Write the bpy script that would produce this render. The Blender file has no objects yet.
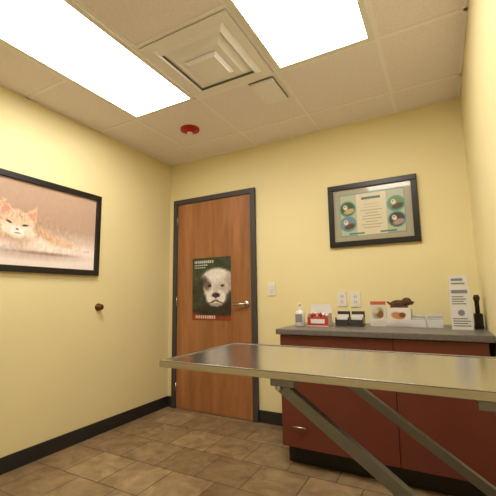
import bpy, bmesh, math, numpy as np
from mathutils import Vector, Matrix
sc=bpy.context.scene
try:
    sc.view_settings.view_transform='Standard'
except Exception: pass
XL,XR,YB,YF,H=-2.4795,0.2201,2.8717,-1.0,2.48

# ---------------- camera ----------------
f,pi_,ya,ro,hc=356.23,0.1352,0.4946,-0.0146,1.065
F=Vector((-math.sin(ya)*math.cos(pi_),math.cos(ya)*math.cos(pi_),math.sin(pi_)))
Rt=Vector((math.cos(ya),math.sin(ya),0)); U=Rt.cross(F)
c,s=math.cos(ro),math.sin(ro)
R2=c*Rt+s*U; U2=-s*Rt+c*U
cam_d=bpy.data.cameras.new('camera'); cam=bpy.data.objects.new('camera',cam_d); sc.collection.objects.link(cam)
M=Matrix((R2,U2,-F)).transposed().to_4x4(); M.translation=Vector((0,0,hc)); cam.matrix_world=M
cam_d.sensor_width=36; cam_d.lens=f/496*36; cam_d.clip_start=0.02
sc.camera=cam

# ---------------- materials ----------------
def lin(c):
    return tuple(((x/255)/12.92 if x/255<=0.04045 else ((x/255+0.055)/1.055)**2.4) for x in c)
def mat(name,rgb,rough=.6,metal=0,bump=0,bscale=60,var=0,vscale=3,spec=None,alpha=1,trans=0,emit=0,coat=0,stretch=None):
    m=bpy.data.materials.new(name); m.use_nodes=True
    nt=m.node_tree; b=nt.nodes['Principled BSDF']
    col=lin(rgb)
    b.inputs['Base Color'].default_value=(*col,1); b.inputs['Roughness'].default_value=rough
    b.inputs['Metallic'].default_value=metal
    if spec is not None: b.inputs['Specular IOR Level'].default_value=spec
    if coat: b.inputs['Coat Weight'].default_value=coat; b.inputs['Coat Roughness'].default_value=.05
    if trans: b.inputs['Transmission Weight'].default_value=trans
    if alpha<1: b.inputs['Alpha'].default_value=alpha
    if emit:
        b.inputs['Emission Color'].default_value=(*col,1); b.inputs['Emission Strength'].default_value=emit
    tc=nt.nodes.new('ShaderNodeTexCoord'); mp=nt.nodes.new('ShaderNodeMapping')
    nt.links.new(tc.outputs['Object'],mp.inputs['Vector'])
    if stretch: mp.inputs['Scale'].default_value=stretch
    if var:
        n=nt.nodes.new('ShaderNodeTexNoise'); n.inputs['Scale'].default_value=vscale; n.inputs['Detail'].default_value=6
        nt.links.new(mp.outputs[0],n.inputs['Vector'])
        r=nt.nodes.new('ShaderNodeValToRGB')
        r.color_ramp.elements[0].position=.3; r.color_ramp.elements[1].position=.7
        r.color_ramp.elements[0].color=(*[max(0,x*(1-var)) for x in col],1)
        r.color_ramp.elements[1].color=(*[min(1,x*(1+var)) for x in col],1)
        nt.links.new(n.outputs['Fac'],r.inputs['Fac']); nt.links.new(r.outputs[0],b.inputs['Base Color'])
    if bump:
        n=nt.nodes.new('ShaderNodeTexNoise'); n.inputs['Scale'].default_value=bscale; n.inputs['Detail'].default_value=4
        nt.links.new(mp.outputs[0],n.inputs['Vector'])
        bp=nt.nodes.new('ShaderNodeBump'); bp.inputs['Strength'].default_value=bump; bp.inputs['Distance'].default_value=.002
        nt.links.new(n.outputs['Fac'],bp.inputs['Height']); nt.links.new(bp.outputs[0],b.inputs['Normal'])
    return m
M_wall=mat('wall_paint',(237,224,174),.5,bump=.35,bscale=120,var=.03,vscale=1.5,spec=.3)
M_ceil=mat('ceiling_tile',(242,234,236),.95,bump=.6,bscale=180,var=.05,vscale=90)
M_tbar=mat('ceiling_grid_metal',(246,242,242),.6)
M_white=mat('white_plastic',(232,229,220),.4,var=.02)
M_vent=mat('vent_enamel',(242,240,240),.5,var=.02)
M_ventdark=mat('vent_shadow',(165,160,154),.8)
M_gap=mat('panel_gap',(110,104,98),.8)
M_base=mat('baseboard_vinyl',(38,36,36),.5,var=.1)
M_frame=mat('door_frame_paint',(66,62,64),.5,var=.05)
M_black=mat('black_lacquer',(22,19,18),.35,var=.1)
M_blackp=mat('black_plastic',(28,27,27),.45)
M_red=mat('red_plastic',(176,20,30),.4)
M_steel=mat('brushed_steel',(206,207,212),.2,metal=1,bump=.10,bscale=14,stretch=(1,22,22),var=.06,vscale=10)
M_steel2=mat('steel_tube',(136,140,152),.35,metal=.85,var=.08)
M_chrome=mat('chrome',(200,198,196),.2,metal=1)
M_cab=mat('cabinet_laminate',(108,52,39),.42,var=.08,vscale=4,stretch=(1,1,1))
M_counter=mat('counter_laminate',(106,101,98),.35,bump=.1,var=.12,vscale=60)
M_kick=mat('toe_kick',(25,22,22),.6)
M_brass=mat('old_brass',(110,70,35),.35,metal=.7)
M_card=mat('carton_white',(222,220,216),.6,var=.03)
M_grey=mat('grey_print',(130,132,136),.6)
M_acr=mat('clear_acrylic',(235,238,238),.08,alpha=.35,spec=.6)
M_redc=mat('red_candy',(190,60,45),.35)
M_plush=mat('brown_plush',(92,60,42),.95,bump=1,bscale=300,var=.25,vscale=60)
M_smoke=mat('smoked_acrylic',(60,58,60),.2)
def wood():
    m=bpy.data.materials.new('door_oak_veneer'); m.use_nodes=True; nt=m.node_tree; b=nt.nodes['Principled BSDF']
    tc=nt.nodes.new('ShaderNodeTexCoord'); mp=nt.nodes.new('ShaderNodeMapping'); mp.inputs['Scale'].default_value=(6,6,.6)
    n=nt.nodes.new('ShaderNodeTexNoise'); n.inputs['Scale'].default_value=1.6; n.inputs['Detail'].default_value=8; n.inputs['Distortion'].default_value=.6
    w=nt.nodes.new('ShaderNodeTexNoise'); w.inputs['Scale'].default_value=12; w.inputs['Detail'].default_value=5
    mx=nt.nodes.new('ShaderNodeMath'); mx.operation='ADD'
    mu=nt.nodes.new('ShaderNodeMath'); mu.operation='MULTIPLY'; mu.inputs[1].default_value=.35
    r=nt.nodes.new('ShaderNodeValToRGB')
    r.color_ramp.elements[0].position=.45; r.color_ramp.elements[0].color=(*lin((142,92,54)),1)
    r.color_ramp.elements[1].position=.95; r.color_ramp.elements[1].color=(*lin((182,126,78)),1)
    L=nt.links.new
    L(tc.outputs['Object'],mp.inputs[0]); L(mp.outputs[0],n.inputs['Vector']); L(mp.outputs[0],w.inputs['Vector'])
    L(w.outputs['Fac'],mu.inputs[0]); L(n.outputs['Fac'],mx.inputs[0]); L(mu.outputs[0],mx.inputs[1]); L(mx.outputs[0],r.inputs[0]); L(r.outputs[0],b.inputs['Base Color'])
    b.inputs['Roughness'].default_value=.4
    return m
M_wood=wood()
def floor_mat():
    m=bpy.data.materials.new('floor_stone_tile'); m.use_nodes=True; nt=m.node_tree; b=nt.nodes['Principled BSDF']; L=nt.links.new
    tc=nt.nodes.new('ShaderNodeTexCoord'); br=nt.nodes.new('ShaderNodeTexBrick')
    br.inputs['Scale'].default_value=1; br.inputs['Brick Width'].default_value=.31; br.inputs['Row Height'].default_value=.31
    br.inputs['Mortar Size'].default_value=.005; br.inputs['Mortar Smooth'].default_value=.4; br.offset=.5; br.inputs['Bias'].default_value=0
    br.inputs['Color1'].default_value=(*lin((172,148,114)),1); br.inputs['Color2'].default_value=(*lin((140,118,88)),1)
    br.inputs['Mortar'].default_value=(*lin((106,90,68)),1)
    n=nt.nodes.new('ShaderNodeTexNoise'); n.inputs['Scale'].default_value=7; n.inputs['Detail'].default_value=9; n.inputs['Roughness'].default_value=.65; n.inputs['Distortion'].default_value=1.0
    r=nt.nodes.new('ShaderNodeValToRGB'); r.color_ramp.elements[0].position=.3; r.color_ramp.elements[0].color=(.55,.52,.47,1)
    r.color_ramp.elements[1].position=.7; r.color_ramp.elements[1].color=(1.15,1.13,1.1,1)
    mx=nt.nodes.new('ShaderNodeMixRGB'); mx.blend_type='MULTIPLY'; mx.inputs[0].default_value=1
    L(tc.outputs['Object'],br.inputs['Vector']); L(tc.outputs['Object'],n.inputs['Vector']); L(n.outputs['Fac'],r.inputs[0])
    L(br.outputs['Color'],mx.inputs[1]); L(r.outputs[0],mx.inputs[2]); L(mx.outputs[0],b.inputs['Base Color'])
    b.inputs['Roughness'].default_value=.38
    bp=nt.nodes.new('ShaderNodeBump'); bp.inputs['Strength'].default_value=.35; bp.inputs['Distance'].default_value=.003; bp.invert=True
    L(br.outputs['Fac'],bp.inputs['Height']); L(bp.outputs[0],b.inputs['Normal'])
    return m
M_floor=floor_mat()

# ---------------- mesh builder ----------------
class B:
    def __init__(s,name): s.n=name; s.bm=bmesh.new(); s.mats=[]
    def mi(s,m):
        if m not in s.mats: s.mats.append(m)
        return s.mats.index(m)
    def faces(s,vs,fs,m,smooth=False):
        V=[s.bm.verts.new(v) for v in vs]; k=s.mi(m)
        for q in fs:
            try:
                fc=s.bm.faces.new([V[i] for i in q]); fc.material_index=k; fc.smooth=smooth
            except ValueError: pass
        return V
    def box(s,a,b,m,rot=None,piv=None):
        x0,y0,z0=a;x1,y1,z1=b
        vs=[Vector(v) for v in [(x0,y0,z0),(x1,y0,z0),(x1,y1,z0),(x0,y1,z0),(x0,y0,z1),(x1,y0,z1),(x1,y1,z1),(x0,y1,z1)]]
        if rot is not None:
            p=Vector(piv) if piv else sum(vs,Vector())/8
            vs=[p+rot@(v-p) for v in vs]
        s.faces(vs,[(3,2,1,0),(4,5,6,7),(0,1,5,4),(1,2,6,5),(2,3,7,6),(3,0,4,7)],m)
    def egg(s,o,r,m,ang=0):
        k=s.mi(m); mt=Matrix.Translation(Vector(o))@Matrix.Rotation(math.radians(ang),4,'Y')@Matrix.Diagonal((*r,1))
        g=bmesh.ops.create_uvsphere(s.bm,u_segments=20,v_segments=14,radius=1,matrix=mt)
        for v in g['verts']:
            for fc in v.link_faces: fc.material_index=k; fc.smooth=True
    def lathe(s,o,prof,m,axis='Z',n=32,cap=True):
        o=Vector(o); rings=[]; k=s.mi(m)
        for r,h in prof:
            ring=[]
            for i in range(n):
                a=2*math.pi*i/n; p=(r*math.cos(a),r*math.sin(a),h)
                if axis=='X': p=(p[2],p[0],p[1])
                elif axis=='Y': p=(p[1],p[2],p[0])
                ring.append(s.bm.verts.new(o+Vector(p)))
            rings.append(ring)
        for A,C in zip(rings,rings[1:]):
            for i in range(n):
                fc=s.bm.faces.new((A[i],A[(i+1)%n],C[(i+1)%n],C[i])); fc.material_index=k; fc.smooth=True
        if cap:
            for ring in (rings[0],rings[-1]):
                fc=s.bm.faces.new(ring); fc.material_index=k
    def tube(s,p,q,r,m,n=16,ends=True):
        p=Vector(p);q=Vector(q); d=(q-p).normalized(); a=d.orthogonal().normalized(); b=d.cross(a); k=s.mi(m)
        A=[];C=[]
        for i in range(n):
            t=2*math.pi*i/n; o=a*math.cos(t)*r+b*math.sin(t)*r
            A.append(s.bm.verts.new(p+o)); C.append(s.bm.verts.new(q+o))
        for i in range(n):
            fc=s.bm.faces.new((A[i],A[(i+1)%n],C[(i+1)%n],C[i])); fc.material_index=k; fc.smooth=True
        for ring in (A,C):
            fc=s.bm.faces.new(ring); fc.material_index=k
    def bar(s,p,q,w,t,m,side=(0,1,0)):
        p=Vector(p);q=Vector(q); d=(q-p).normalized(); a=Vector(side).normalized(); b=d.cross(a).normalized()
        vs=[]
        for o in (p,q):
            for i,j in ((-1,-1),(1,-1),(1,1),(-1,1)): vs.append(o+a*w/2*i+b*t/2*j)
        s.faces(vs,[(3,2,1,0),(4,5,6,7),(0,1,5,4),(1,2,6,5),(2,3,7,6),(3,0,4,7)],m)
    def done(s,bevel=0,parent=None):
        bmesh.ops.recalc_face_normals(s.bm,faces=s.bm.faces)
        me=bpy.data.meshes.new(s.n); s.bm.to_mesh(me); s.bm.free()
        for m in s.mats: me.materials.append(m)
        o=bpy.data.objects.new(s.n,me); sc.collection.objects.link(o)
        if bevel:
            md=o.modifiers.new('bevel','BEVEL'); md.width=bevel; md.segments=2; md.limit_method='ANGLE'; md.angle_limit=math.radians(50)
        if parent: o.parent=parent
        return o
def empty(name):
    e=bpy.data.objects.new(name,None); sc.collection.objects.link(e); return e
def paint(name,parent,o,ud,vd,w,h,nx,ny,fn,rough=.4,coat=0):
    u=np.linspace(0,1,nx); v=np.linspace(0,1,ny); Ug,Vg=np.meshgrid(u,v)
    rgb=np.clip(fn(Ug,Vg),0,255)/255
    rgb=np.where(rgb<=.04045,rgb/12.92,((rgb+.055)/1.055)**2.4)
    o=Vector(o);ud=Vector(ud);vd=Vector(vd)
    P=np.array(o)[None,None]+Ug[...,None]*w*np.array(ud)+Vg[...,None]*h*np.array(vd)
    me=bpy.data.meshes.new(name)
    idx=np.arange(nx*ny).reshape(ny,nx)
    fs=np.stack([idx[:-1,:-1],idx[:-1,1:],idx[1:,1:],idx[1:,:-1]],-1).reshape(-1,4)
    me.from_pydata(P.reshape(-1,3).tolist(),[],fs.tolist())
    at=me.color_attributes.new('paint','FLOAT_COLOR','POINT')
    at.data.foreach_set('color',np.concatenate([rgb.reshape(-1,3),np.ones((nx*ny,1))],1).ravel().astype(np.float32))
    m=bpy.data.materials.new(name+'_print'); m.use_nodes=True; b=m.node_tree.nodes['Principled BSDF']
    a=m.node_tree.nodes.new('ShaderNodeVertexColor'); a.layer_name='paint'
    m.node_tree.links.new(a.outputs['Color'],b.inputs['Base Color']); b.inputs['Roughness'].default_value=rough
    if coat: b.inputs['Coat Weight'].default_value=coat; b.inputs['Coat Roughness'].default_value=.03
    me.materials.append(m)
    ob=bpy.data.objects.new(name,me); sc.collection.objects.link(ob)
    if parent: ob.parent=parent
    return ob
def noise(Ug,Vg,fx,fy,seed=0):
    r=np.random.default_rng(seed); out=0; amp=1
    for k in range(4):
        n1,n2=int(fx*2**k)+2,int(fy*2**k)+2
        g=r.random((n2,n1)); x=Ug*(n1-1.001); y=Vg*(n2-1.001)
        x=np.clip(x,0,n1-1.001); y=np.clip(y,0,n2-1.001)
        xi=x.astype(int); yi=y.astype(int); fx_=x-xi; fy_=y-yi
        val=(g[yi,xi]*(1-fx_)+g[yi,xi+1]*fx_)*(1-fy_)+(g[yi+1,xi]*(1-fx_)+g[yi+1,xi+1]*fx_)*fy_
        out=out+amp*(val-.5); amp*=.6
    return out
def ell(U,V,cx,cy,rx,ry,ang=0,soft=.15,asp=1.0):
    x=(U-cx)*asp;y=V-cy; a=math.radians(ang); xr=x*math.cos(a)+y*math.sin(a); yr=-x*math.sin(a)+y*math.cos(a)
    d=np.sqrt((xr/rx)**2+(yr/ry)**2); return np.clip((1+soft-d)/(2*soft),0,1)
def rect(U,V,x0,y0,x1,y1): return ((U>=x0)&(U<=x1)&(V>=y0)&(V<=y1)).astype(float)
def over(img,mask,col): return img*(1-mask[...,None])+np.array(col,float)*mask[...,None]

# ---------------- room ----------------
b=B('floor'); b.box((XL-.1,YF-.1,-.1),(XR+.1,YB+.1,0),M_floor); b.done()
b=B('wall_back'); b.box((XL,YB,0),(XR,YB+.1,H),M_wall); b.done()
b=B('wall_left'); b.box((XL-.1,YF-.1,0),(XL,YB+.1,H),M_wall); b.done()
b=B('wall_right'); b.box((XR,YF-.1,0),(XR+.1,YB+.1,H),M_wall); b.done()
b=B('wall_front'); b.box((XL,YF-.1,0),(XR,YF,H),M_wall); b.done()
gx=[-2.0416,-1.4316,-.8216,-.2116]; gy=[2.555,1.945,1.335,.725,.115,-.495]
b=B('ceiling'); b.box((XL-.1,YF-.1,H),(XR+.1,YB+.1,H+.1),M_ceil)
for x in gx: b.box((x-.012,YF,H-.004),(x+.012,YB,H-.0001),M_tbar)
for y in gy:
    xs=[XL]+gx+[XR]
    for i in range(5):
        if i in (1,3) and y in (1.335,): continue
        b.box((xs[i]+(.012 if i else 0),y-.012,H-.004),(xs[i+1]-(.012 if i<4 else 0),y+.012,H-.0001),M_tbar)
b.box((XL,YF,H-.004),(XL+.018,YB,H-.0001),M_tbar); b.box((XR-.018,YF,H-.004),(XR,YB,H-.0001),M_tbar); b.box((XL,YB-.018,H-.0045),(XR,YB,H-.0001),M_tbar)
b.done()
b=B('baseboard_left'); b.box((XL,YF,0),(XL+.01,YB,.1),M_base); b.done(.002)
b=B('baseboard_back'); b.box((-1.458,YB-.01,0),(-.99,YB,.1),M_base); b.box((XL+.01,YB-.01,0),(-2.414,YB,.1),M_base); b.done(.002)
b=B('baseboard_right'); b.box((XR-.01,YF,0),(XR,2.2,.1),M_base); b.done(.002)

# ---------------- lights ----------------
M_em=mat('light_diffuser',(255,248,238),.6,emit=12.4)
def troffer(x0,y0):
    e=empty('ceiling_light')
    b=B('housing'); x1=x0+.61;y1=y0+1.22; t=.045; z0,z1=H-.012,H-.0045
    b.box((x0+.012,y0+.012,z0),(x0+t,y1-.012,z1),M_white); b.box((x1-t,y0+.012,z0),(x1-.012,y1-.012,z1),M_white)
    b.box((x0+t,y0+.012,z0),(x1-t,y0+t,z1),M_white); b.box((x0+t,y1-t,z0),(x1-t,y1-.012,z1),M_white); b.done(.002,e)
    b=B('lens'); b.box((x0+t,y0+t,H-.0095),(x1-t,y1-t,H-.005),M_em); b.done(0,e)
troffer(gx[0],.725); troffer(gx[2],.725)

# ---------------- vent ----------------
b=B('ceiling_vent'); cx,cy=-1.1266,1.64
def ring(o_,i_,zo,zi,m):
    vs=[]
    for r,z in ((o_,zo),(i_,zi)):
        vs+= [(cx-r,cy-r,z),(cx+r,cy-r,z),(cx+r,cy+r,z),(cx-r,cy+r,z)]
    vs2=[(x,y,z+.003) for x,y,z in vs]
    allv=vs+vs2
    fs=[]
    for i in range(4):
        j=(i+1)%4
        fs+=[(i,j,4+j,4+i),(8+i,8+j,12+j,12+i),(i,j,8+j,8+i),(4+i,4+j,12+j,12+i)]
    b.faces(allv,fs,m)
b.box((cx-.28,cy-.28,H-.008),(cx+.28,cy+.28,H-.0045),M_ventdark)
ring(.290,.235,H-.010,H-.012,M_vent)
ring(.235,.20,H-.012,H-.030,M_vent)
ring(.195,.145,H-.016,H-.038,M_vent)
b.box((cx-.145,cy-.145,H-.038),(cx+.145,cy+.145,H-.032),M_vent)
ring(.105,.09,H-.045,H-.054,M_vent)
b.box((cx-.09,cy-.09,H-.060),(cx+.09,cy+.09,H-.050),M_vent)
b.tube((cx,cy,H-.055),(cx,cy,H-.009),.03,M_ventdark)
b.done(.002)
b=B('ceiling_access_panel')
b.box((-1.04,1.965,H-.006),(-.86,2.24,H-.0005),M_gap); b.box((-1.034,1.971,H-.024),(-.866,2.234,H-.0065),M_vent); b.box((-1.02,1.985,H-.028),(-.88,2.22,H-.0245),M_tbar); b.done(.002)
b=B('fire_alarm_strobe'); o=(-1.777,2.289,H-.0005)
b.lathe(o,[(.03,0),(.080,0),(.080,-.012),(.070,-.016)],M_red)
b.lathe(o,[(.06,-.014),(.054,-.026),(.035,-.034),(.03,-.036)],M_red)
b.lathe(o,[(.026,-.034),(.024,-.044),(.012,-.048)],M_white)
b.done()

# ---------------- door ----------------
e=empty('door_1'); x0,x1,zt=-2.412,-1.46,2.068; fw=.05; yf=YB-.03
b=B('frame')
b.box((x0,yf,0),(x0+fw,YB-.0005,zt),M_frame); b.box((x1-fw,yf,0),(x1,YB-.0005,zt),M_frame); b.box((x0+fw,yf,zt-fw),(x1-fw,YB-.0005,zt),M_frame)
b.done(.003,e)
b=B('slab'); b.box((x0+fw+.003,YB-.018,.008),(x1-fw-.003,YB-.001,zt-fw-.003),M_wood); b.done(.001,e)
ys=YB-.018
b=B('hinges')
for z in (.2,1.03,1.85): b.tube((x0+fw+.002,ys-.006,z-.045),(x0+fw+.002,ys-.006,z+.045),.006,M_chrome)
b.done(0,e)
b=B('lever_handle'); hx,hz_=-1.565,.998
b.lathe((hx,ys,hz_),[(.033,0),(.033,-.006),(.026,-.012),(.013,-.014),(.012,-.05)],M_chrome,'Y')
b.tube((hx+.01,ys-.048,hz_),(hx-.1,ys-.05,hz_),.011,M_chrome)
b.tube((hx-.1,ys-.05,hz_),(hx-.112,ys-.035,hz_),.011,M_chrome)
b.done(0,e)
def dog(U0,V0):
    U=U0+noise(U0,V0,22,28,31)*.018; V=V0+noise(U0,V0,22,28,32)*.014
    E=lambda cx,cy,rx,ry,a=0,s_=.15: ell(U,V,cx,cy,rx,ry,a,s_,.74)
    img=np.ones(U.shape+(3,))*np.array([58,66,48.])
    img+=noise(U0,V0,4,5,1)[...,None]*26
    img=over(img,rect(U0,V0,0,.81,1,1)*.5,(48,66,42))
    img=over(img,rect(U0,V0,0,.0,1,.12),(140,56,38))
    img=over(img,E(.62,.15,.42,.08,0,.3),(44,36,30))
    img=over(img,E(.80,.28,.26,.16,0,.3),(46,40,36))
    W=(226,220,212); S=(176,164,154)
    img=over(img,E(.64,.63,.29,.19,0,.10),W)
    img=over(img,E(.29,.56,.09,.15,-14,.18),(52,44,40))
    img=over(img,E(.97,.60,.09,.15,12,.15),S)
    img=over(img,E(.62,.50,.24,.17,0,.10),W)
    img=over(img,E(.80,.50,.10,.18,6,.5)*.6,S)
    img=over(img,E(.62,.36,.19,.13,0,.12),(236,230,224))
    img=over(img,E(.62,.70,.20,.09,0,.6)*.7,(246,242,236))
    img=over(img,E(.39,.56,.075,.08,10,.4)*.85,(92,80,72))
    img=over(img,E(.46,.545,.034,.020,-8,.3),(24,18,16)); img=over(img,E(.79,.545,.034,.020,8,.3),(24,18,16))
    img=over(img,E(.62,.47,.05,.09,0,.6)*.5,S)
    img=over(img,E(.62,.395,.07,.040,0,.2),(40,30,30)); img=over(img,E(.60,.41,.02,.01,0,.5),(110,96,94))
    img=over(img,E(.62,.33,.008,.04,0,.4),(110,90,84))
    img=over(img,E(.54,.29,.09,.011,18,.4),(84,64,60)); img=over(img,E(.70,.29,.09,.011,-18,.4),(84,64,60))
    img=over(img,E(.62,.245,.11,.028,0,.4),S)
    img+=(noise(U0,V0,24,30,5)*22)[...,None]
    for (a,c2_,y0,y1) in ((.06,.56,.915,.955),(.06,.40,.87,.89),(.06,.36,.835,.85)):
        m=rect(U0,V0,a,y0,c2_,y1)*(np.sin(U0*120)>-.6); img=over(img,m,(205,205,195))
    m=rect(U0,V0,.08,.03,.6,.075)*(np.sin(U0*110)>-.4); img=over(img,m,(225,200,180))
    return img
paint('dog_poster',e,(-2.168,ys-.002,.845),(1,0,0),(0,0,1),.445,.6,140,190,dog,.35)

# ---------------- kitten picture ----------------
e=empty('kitten_picture'); y0,y1,z0,z1=.98,1.978,1.249,1.912; xw=XL+.001
b=B('frame'); t=.042
b.box((xw,y0,z0),(xw+.028,y1,z0+t),M_black); b.box((xw,y0,z1-t),(xw+.028,y1,z1),M_black)
b.box((xw,y0,z0+t),(xw+.028,y0+t,z1-t),M_black); b.box((xw,y1-t,z0+t),(xw+.028,y1,z1-t),M_black)
b.box((xw,y0+t,z0+t),(xw+.01,y1-t,z1-t),M_black); b.done(.003,e)
def kitten(U0,V0):
    A=(y1-y0-2*t)/(z1-z0-2*t)
    U=U0+noise(U0,V0,40,26,21)*.022; V=V0+noise(U0,V0,40,26,22)*.03
    E=lambda cx,cy,rx,ry,a=0,s_=.15: ell(U,V,cx,cy,rx,ry,a,s_,A)
    G=lambda cx,cy,rx,ry,a=0,s_=.15: ell(U0,V0,cx,cy,rx,ry,a,s_,A)
    top=np.array([188,158,138.]); bot=np.array([242,228,222.])
    k=np.clip((V0-.24)/.26,0,1)[...,None]; img=bot*(1-k)+top*k
    img=img+np.clip((U0-.5),0,.5)[...,None]*20
    img=over(img,G(.45,.15,.6,.06,0,.5)*.7,(200,174,162))
    cream=np.array((222,186,156)); lite=(244,228,214); dk=(166,118,88)
    img=over(img,E(.06,.46,.32,.27,-8,.2),cream-8)
    img=over(img,E(.44,.37,.32,.14,-12,.25),cream)
    for q in range(7): img=over(img,E(.44+q*.04,.45-q*.024,.012,.055,28,.6)*.35,dk)
    img=over(img,E(.47,.28,.24,.08,-8,.3),lite)
    img=over(img,E(.60,.225,.14,.045,-4,.25),lite)
    img=over(img,E(.71,.205,.055,.045,0,.15),(248,236,228))
    img=over(img,E(.70,.33,.16,.05,-14,.25),cream+10)
    img=over(img,E(.84,.265,.08,.038,-4,.2),lite)
    img=over(img,E(.91,.265,.045,.04,0,.15),(248,236,228))
    for px in (.90,.92,.938): img=over(img,G(px,.245,.005,.016,0,.3)*.7,dk)
    for px in (.72,.74): img=over(img,G(px,.18,.005,.016,0,.3)*.7,dk)
    img=over(img,G(.55,.165,.34,.018,0,.6)*.7,(150,118,102))
    def tri(ax,ay,bx,by,cx_,cy_):
        d=lambda x1_,y1_,x2_,y2_:(x2_-x1_)*(V-y1_)-(y2_-y1_)*(U-x1_)
        s1,s2,s3=d(ax,ay,bx,by),d(bx,by,cx_,cy_),d(cx_,cy_,ax,ay)
        return (((s1>0)&(s2>0)&(s3>0))|((s1<0)&(s2<0)&(s3<0))).astype(float)
    img=over(img,E(.34,.44,.22,.20,-14,.3)*.45,dk)
    img=over(img,tri(.205,.53,.32,.62,.215,.76),cream); img=over(img,tri(.225,.57,.30,.62,.228,.71),(216,156,138))
    img=over(img,tri(.36,.60,.465,.50,.48,.72),cream); img=over(img,tri(.385,.59,.45,.53,.468,.67),(216,156,138))
    img=over(img,E(.335,.48,.185,.165,-14,.1),(232,202,174))
    img=over(img,E(.27,.42,.08,.07,0,.4),(244,226,208)); img=over(img,E(.42,.40,.07,.07,0,.4),(244,226,208))
    img=over(img,G(.34,.395,.085,.06,0,.35),(250,240,232))
    for q in (-.06,-.03,0,.03,.06): img=over(img,E(.325+q,.59-abs(q)*.4,.007,.045,q*200,.5)*.5,dk)
    img=over(img,G(.275,.495,.034,.012,-22,.3),(70,46,38)); img=over(img,G(.39,.475,.034,.012,6,.3),(70,46,38))
    img=over(img,G(.335,.42,.018,.013,0,.3),(192,104,98))
    img=over(img,G(.338,.375,.034,.006,0,.5),(136,86,74))
    fur=(noise(U0,V0,60,22,7)*26)[...,None]
    return img+fur*(.2+.8*np.clip(G(.35,.38,.85,.24,-4,.2),0,1)[...,None])
paint('kitten_print',e,(xw+.0115,y0+t,z0+t),(0,1,0),(0,0,1),y1-y0-2*t,z1-z0-2*t,300,190,kitten,.35,coat=0)

# ---------------- certificate ----------------
dx0,dx1,dz0,dz1=-.776,-.106,1.447,1.956
e=empty('framed_certificate'); yw=YB-.001; t=.042
b=B('frame')
b.box((dx0,yw-.028,dz0),(dx1,yw,dz0+t),M_black); b.box((dx0,yw-.028,dz1-t),(dx1,yw,dz1),M_black)
b.box((dx0,yw-.028,dz0+t),(dx0+t,yw,dz1-t),M_black); b.box((dx1-t,yw-.028,dz0+t),(dx1,yw,dz1-t),M_black)
b.box((dx0+t,yw-.01,dz0+t),(dx1-t,yw,dz1-t),M_black); b.done(.003,e)
def dip(U,V):
    img=np.ones(U.shape+(3,))*np.array([170,164,142.])
    img=over(img,rect(U,V,.08,.09,.92,.90),(120,158,146)); img=over(img,rect(U,V,.095,.11,.905,.88),(186,192,164))
    img=over(img,rect(U,V,.31,.10,.69,.88),(222,214,186))
    P=((.19,.62,(64,90,40),(190,170,120)),(.19,.33,(120,140,160),(90,70,50)),(.81,.62,(110,140,80),(60,60,40)),(.81,.33,(74,58,52),(170,150,140)))
    for cx_,cy_,cc,c3 in P:
        img=over(img,ell(U,V,cx_,cy_,.15,.15,0,.03,1.35),(86,160,158)); d=ell(U,V,cx_,cy_,.127,.127,0,.03,1.35); img=over(img,d,cc)
        img=over(img,d*ell(U,V,cx_+.02,cy_-.05,.10,.05,15,.2,1.35),c3); img=over(img,d*ell(U,V,cx_-.03,cy_+.03,.04,.05,20,.2,1.35),(226,218,200)); img=over(img,d*ell(U,V,cx_-.035,cy_+.045,.012,.012,0,.2,1.35),(30,24,20))
    for i,y in enumerate(np.arange(.22,.70,.055)):
        hw=.11+.03*math.sin(i*2.3)
        img=over(img,rect(U,V,.5-hw,y,.5+hw,y+.014)*.65,(150,140,120))
    img=over(img,rect(U,V,.38,.76,.62,.81),(70,100,96))
    img=over(img,rect(U,V,.2,.12,.40,.155),(70,130,126)); img=over(img,rect(U,V,.6,.12,.8,.155),(70,130,126))
    return img
paint('certificate_print',e,(dx0+t,yw-.0115,dz0+t),(1,0,0),(0,0,1),dx1-dx0-2*t,dz1-dz0-2*t,190,130,dip,.3,coat=1)

# ---------------- wall bits ----------------
b=B('wall_door_stop'); b.lathe((XL+.0005,2.005,.997),[(.03,0),(.03,.006),(.016,.012),(.014,.03),(.022,.034),(.024,.040),(.018,.048),(.008,.05)],M_brass,'X'); b.done()
def plate(name,x,z,kind):
    b=B(name); b.box((x-.036,YB-.007,z-.058),(x+.036,YB-.0005,z+.058),M_white)
    if kind=='s':
        b.box((x-.016,YB-.010,z-.032),(x+.016,YB-.007,z+.032),M_card); b.box((x-.012,YB-.014,z-.004),(x+.012,YB-.010,z+.026),M_white)
    else:
        for d in (-.021,.021):
            b.lathe((x,YB-.007,z+d),[(.017,0),(.017,-.002)],M_card,'Y')
            b.box((x-.008,YB-.0095,z+d-.004),(x-.005,YB-.009,z+d+.006),M_blackp); b.box((x+.005,YB-.0095,z+d-.004),(x+.008,YB-.009,z+d+.006),M_blackp)
    b.done(.002)
plate('light_switch',-1.316,1.127,'s'); plate('wall_outlet',-.705,1.034,'o'); plate('wall_outlet',-.60,1.03,'o')

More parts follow.
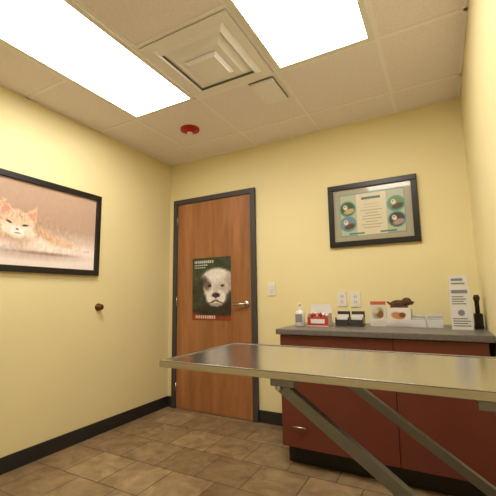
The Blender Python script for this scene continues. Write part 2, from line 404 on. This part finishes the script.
# ---------------- cabinet ----------------
e=empty('base_cabinet'); cx0,cyf,ct=-.972,2.225,.85; xr=.190; yb=YB-.002
b=B('carcass'); b.box((cx0,cyf+.02,.12),(xr,yb,ct-.036),M_cab); b.done(.001,e)
b=B('toe_kick'); b.box((cx0+.01,cyf+.09,0.0),(xr,yb,.12),M_kick); b.done(0,e)
b=B('countertop'); b.box((cx0-.02,cyf-.02,ct-.035),(XR-.002,yb,ct),M_counter); b.done(.004,e)
b=B('fronts'); div=-.27
b.box((cx0+.003,cyf,.655),(div-.002,cyf+.0195,.81),M_cab); b.box((div+.002,cyf,.655),(xr-.003,cyf+.0195,.81),M_cab)
b.box((cx0+.003,cyf,.125),(div-.002,cyf+.0195,.65),M_cab); b.box((div+.002,cyf,.125),(xr-.003,cyf+.0195,.65),M_cab)
b.done(.002,e)
b=B('pulls')
for px,pz in ((-.845,.255),):
    b.tube((px-.045,cyf-.025,pz),(px+.045,cyf-.025,pz),.005,M_chrome)
    for d in (-.038,.038): b.tube((px+d,cyf-.025,pz),(px+d,cyf,pz),.004,M_chrome)
b.done(0,e)

# ---------------- counter items ----------------
Z=ct+.0005
b=B('hand_sanitizer_bottle'); o=(-.905,2.45,Z)
b.lathe(o,[(.03,0),(.034,.006),(.034,.095),(.028,.108),(.014,.114)],M_card); b.lathe(o,[(.014,.114),(.014,.13),(.006,.132),(.006,.15)],M_white)
b.box((o[0]-.008,o[1]-.035,Z+.148),(o[0]+.008,o[1]+.010,Z+.158),M_white); b.box((o[0]-.025,o[1]-.0345,Z+.03),(o[0]+.025,o[1]-.032,Z+.085),M_grey); b.done(.001)
b=B('candy_box'); x=-.785;y=2.52
b.box((x-.075,y-.05,Z),(x+.075,y+.05,Z+.005),M_card); b.box((x-.075,y-.05,Z+.005),(x+.075,y-.046,Z+.065),M_redc); b.box((x-.075,y+.046,Z+.005),(x+.075,y+.05,Z+.15),M_card)
b.box((x-.075,y-.046,Z+.005),(x-.071,y+.046,Z+.09),M_card); b.box((x+.071,y-.046,Z+.005),(x+.075,y+.046,Z+.09),M_card)
b.box((x-.05,y-.0525,Z+.02),(x+.05,y-.0505,Z+.05),M_card)
r=np.random.default_rng(1)
for i in range(22):
    px,py=x+r.uniform(-.06,.06),y+r.uniform(-.035,.035); b.lathe((px,py,Z+r.uniform(.05,.075)),[(.002,0),(.009,.004),(.012,.012),(.009,.02),(.002,.024)],[M_redc,M_card][i%2],n=10)
b.done()
b=B('business_card_holder')
for x,m in ((-.635,M_smoke),(-.535,M_smoke)):
    y=2.58
    b.box((x-.045,y-.04,Z),(x+.045,y+.04,Z+.012),m); b.box((x-.045,y-.04,Z+.012),(x+.045,y-.035,Z+.045),m); b.box((x-.045,y+.035,Z+.012),(x+.045,y+.04,Z+.1),m)
    b.box((x-.045,y-.035,Z+.012),(x-.041,y+.035,Z+.06),m); b.box((x+.041,y-.035,Z+.012),(x+.045,y+.035,Z+.06),m)
    for k in range(5): b.box((x-.038,y-.026+k*.011,Z+.013),(x+.038,y-.024+k*.011,Z+.062+.004*k),M_card)
b.box((-.59,2.575,Z),(-.58,2.585,Z+.02),M_smoke)
b.done(.0008)
e=empty('brochure_display')
def broc(name,x0_,x1_,y,h,fn):
    b=B(name+'_holder'); b.box((x0_,y,Z),(x1_,y+.06,Z+.006),M_acr); b.box((x0_,y,Z+.006),(x1_,y+.003,Z+.05),M_acr); b.box((x0_,y+.03,Z+.006),(x1_,y+.034,Z+h),M_card); b.done(.0005,e)
    paint(name+'_cover',e,(x0_+.003,y+.0285,Z+.008),(1,0,0),(0,0,1),x1_-x0_-.006,h-.01,40,60,fn,.4)
def c1(U,V):
    img=np.ones(U.shape+(3,))*np.array([214,206,196.]); img=over(img,rect(U,V,0,.86,1,1),(190,90,60)); img=over(img,ell(U,V,.5,.5,.35,.22,20,.2),(150,160,120)); img=over(img,ell(U,V,.6,.45,.22,.16,0,.2),(130,84,56)); img=over(img,ell(U,V,.35,.6,.18,.12,0,.2),(216,190,160)); img=over(img,rect(U,V,.1,.08,.9,.18),(200,120,70)); return img
def c2(U,V):
    img=np.ones(U.shape+(3,))*np.array([226,220,210.]); img=over(img,rect(U,V,.0,.0,1,.15),(200,120,90)); img=over(img,ell(U,V,.45,.55,.3,.2,-20,.2),(190,130,84)); img=over(img,ell(U,V,.65,.6,.15,.14,0,.2),(110,70,50)); img=over(img,rect(U,V,.15,.25,.85,.3),(110,110,110)); return img
broc('leaflet_a',-.452,-.345,2.585,.17,c1); broc('leaflet_b',-.340,-.195,2.585,.125,c2)
b=B('carton_box'); b.box((-.345,2.65,Z),(-.195,2.77,Z+.115),M_card); b.done(.002)
b=B('plush_dog_toy'); zz=Z+.1155
b.egg((-.275,2.71,zz+.030),(.058,.036,.030),M_plush)
b.egg((-.222,2.70,zz+.048),(.032,.030,.028),M_plush)
b.egg((-.196,2.692,zz+.040),(.018,.016,.014),M_plush)
b.egg((-.179,2.690,zz+.044),(.005,.006,.005),M_blackp)
for d in (-.028,.028): b.egg((-.230,2.70+d,zz+.046),(.010,.007,.022),M_plush,15)
for d in (-.010,.014): b.egg((-.205,2.69+d-.014,zz+.058),(.004,.004,.004),M_blackp)
for px in (-.305,-.24):
    for d in (-.03,.026): b.egg((px,2.71+d,zz+.011),(.024,.011,.011),M_plush)
b.egg((-.335,2.715,zz+.036),(.022,.008,.008),M_plush,35)
b.done()
b=B('acrylic_tray')
for i,x in enumerate((-.15,-.055)):
    y=2.6; hh=.055
    b.box((x-.045,y-.04,Z),(x+.045,y+.04,Z+.004),M_acr)
    b.box((x-.045,y-.04,Z+.004),(x+.045,y-.037,Z+hh),M_acr); b.box((x-.045,y+.037,Z+.004),(x+.045,y+.04,Z+hh+.03),M_acr)
    b.box((x-.045,y-.037,Z+.004),(x-.042,y+.037,Z+hh),M_acr); b.box((x+.042,y-.037,Z+.004),(x+.045,y+.037,Z+hh),M_acr)
    for k in range(4): b.box((x-.038,y-.03+.016*k,Z+.005),(x+.038,y-.027+.016*k,Z+.05+.006*k),[M_card,M_grey][k%2])
b.box((-.107,2.59,Z),(-.098,2.61,Z+.004),M_acr)
b.done(.0005)
b=B('glove_box_stack')
b.box((.035,2.50,Z),(.145,2.60,Z+.125),M_card); b.box((.036,2.501,Z+.1255),(.144,2.60,Z+.245),M_card)
b.box((.042,2.505,Z+.2455),(.136,2.59,Z+.325),M_card)
for k in range(4): b.box((.045,2.4985,Z+.02+.014*k),(.135-.015*(k%2),2.4995,Z+.026+.014*k),M_grey)
b.lathe((.09,2.4995,Z+.10),[(.018,0),(.018,-.0008)],M_grey,'Y')
for k in range(4): b.box((.046,2.4995,Z+.15+.014*k),(.12-.012*(k%2),2.5005,Z+.156+.014*k),M_grey)
b.box((.046,2.4995,Z+.215),(.13,2.5005,Z+.235),M_grey)
b.box((.05,2.5035,Z+.27),(.12,2.5045,Z+.278),M_grey); b.box((.05,2.5035,Z+.29),(.11,2.5045,Z+.305),M_grey)
b.done(.0015)
b=B('otoscope_charger')
b.box((.160,2.60,Z),(.205,2.68,Z+.09),M_blackp); b.tube((.182,2.64,Z+.09),(.182,2.64,Z+.17),.013,M_blackp); b.lathe((.182,2.64,Z+.165),[(.015,0),(.019,.02),(.012,.04)],M_smoke); b.done(.003)

# ---------------- exam table ----------------
e=empty('exam_table'); tx0,ty0,ty1,tz=-.955,1.055,1.609,.83; txr=XR-.03
b=B('top')
b.box((tx0,ty0,tz-.022),(txr,ty1,tz),M_steel)
rim=.012
b.box((tx0,ty0,tz),(txr,ty0+rim,tz+.003),M_steel); b.box((tx0,ty1-rim,tz),(txr,ty1,tz+.003),M_steel); b.box((tx0,ty0+rim,tz),(tx0+rim,ty1-rim,tz+.003),M_steel)
b.done(.003,e)
b=B('struts')
for y,xs_ in ((ty0+.03,-.48),(ty1-.05,-.495)):
    b.box((xs_-.02,y-.025,tz-.045),(xs_+.06,y+.025,tz-.023),M_steel2)
    b.bar((xs_,y,tz-.040),(XR-.03,y,.325),.03,.034,M_steel2)
    b.tube((xs_+.01,y-.03,tz-.05),(xs_+.01,y+.03,tz-.05),.008,M_chrome)
b.tube((-.465,ty0+.01,tz-.04),(-.465,ty1-.03,tz-.04),.009,M_steel2)
b.done(.002,e)
b=B('wall_rail')
for y in (ty0+.03,ty1-.05):
    b.box((XR-.03,y-.025,.25),(XR-.001,y+.025,tz-.023),M_steel2)
b.box((XR-.03,ty0,tz-.06),(XR-.001,ty1,tz-.0225),M_steel2)
b.tube((XR-.03,ty0,tz-.01),(XR-.03,ty1,tz-.01),.012,M_steel2)
b.box((.055,ty0+.002,tz-.045),(.10,ty0+.04,tz-.0225),M_steel2)
b.done(.002,e)

# ---------------- trash can ----------------
b=B('waste_bin'); o=(-1.09,2.74,0)
b.lathe(o,[(.07,0.001),(.085,.27),(.088,.28)],M_blackp); b.lathe(o,[(.09,.28),(.09,.305),(.07,.33),(.02,.34)],M_chrome); b.done()
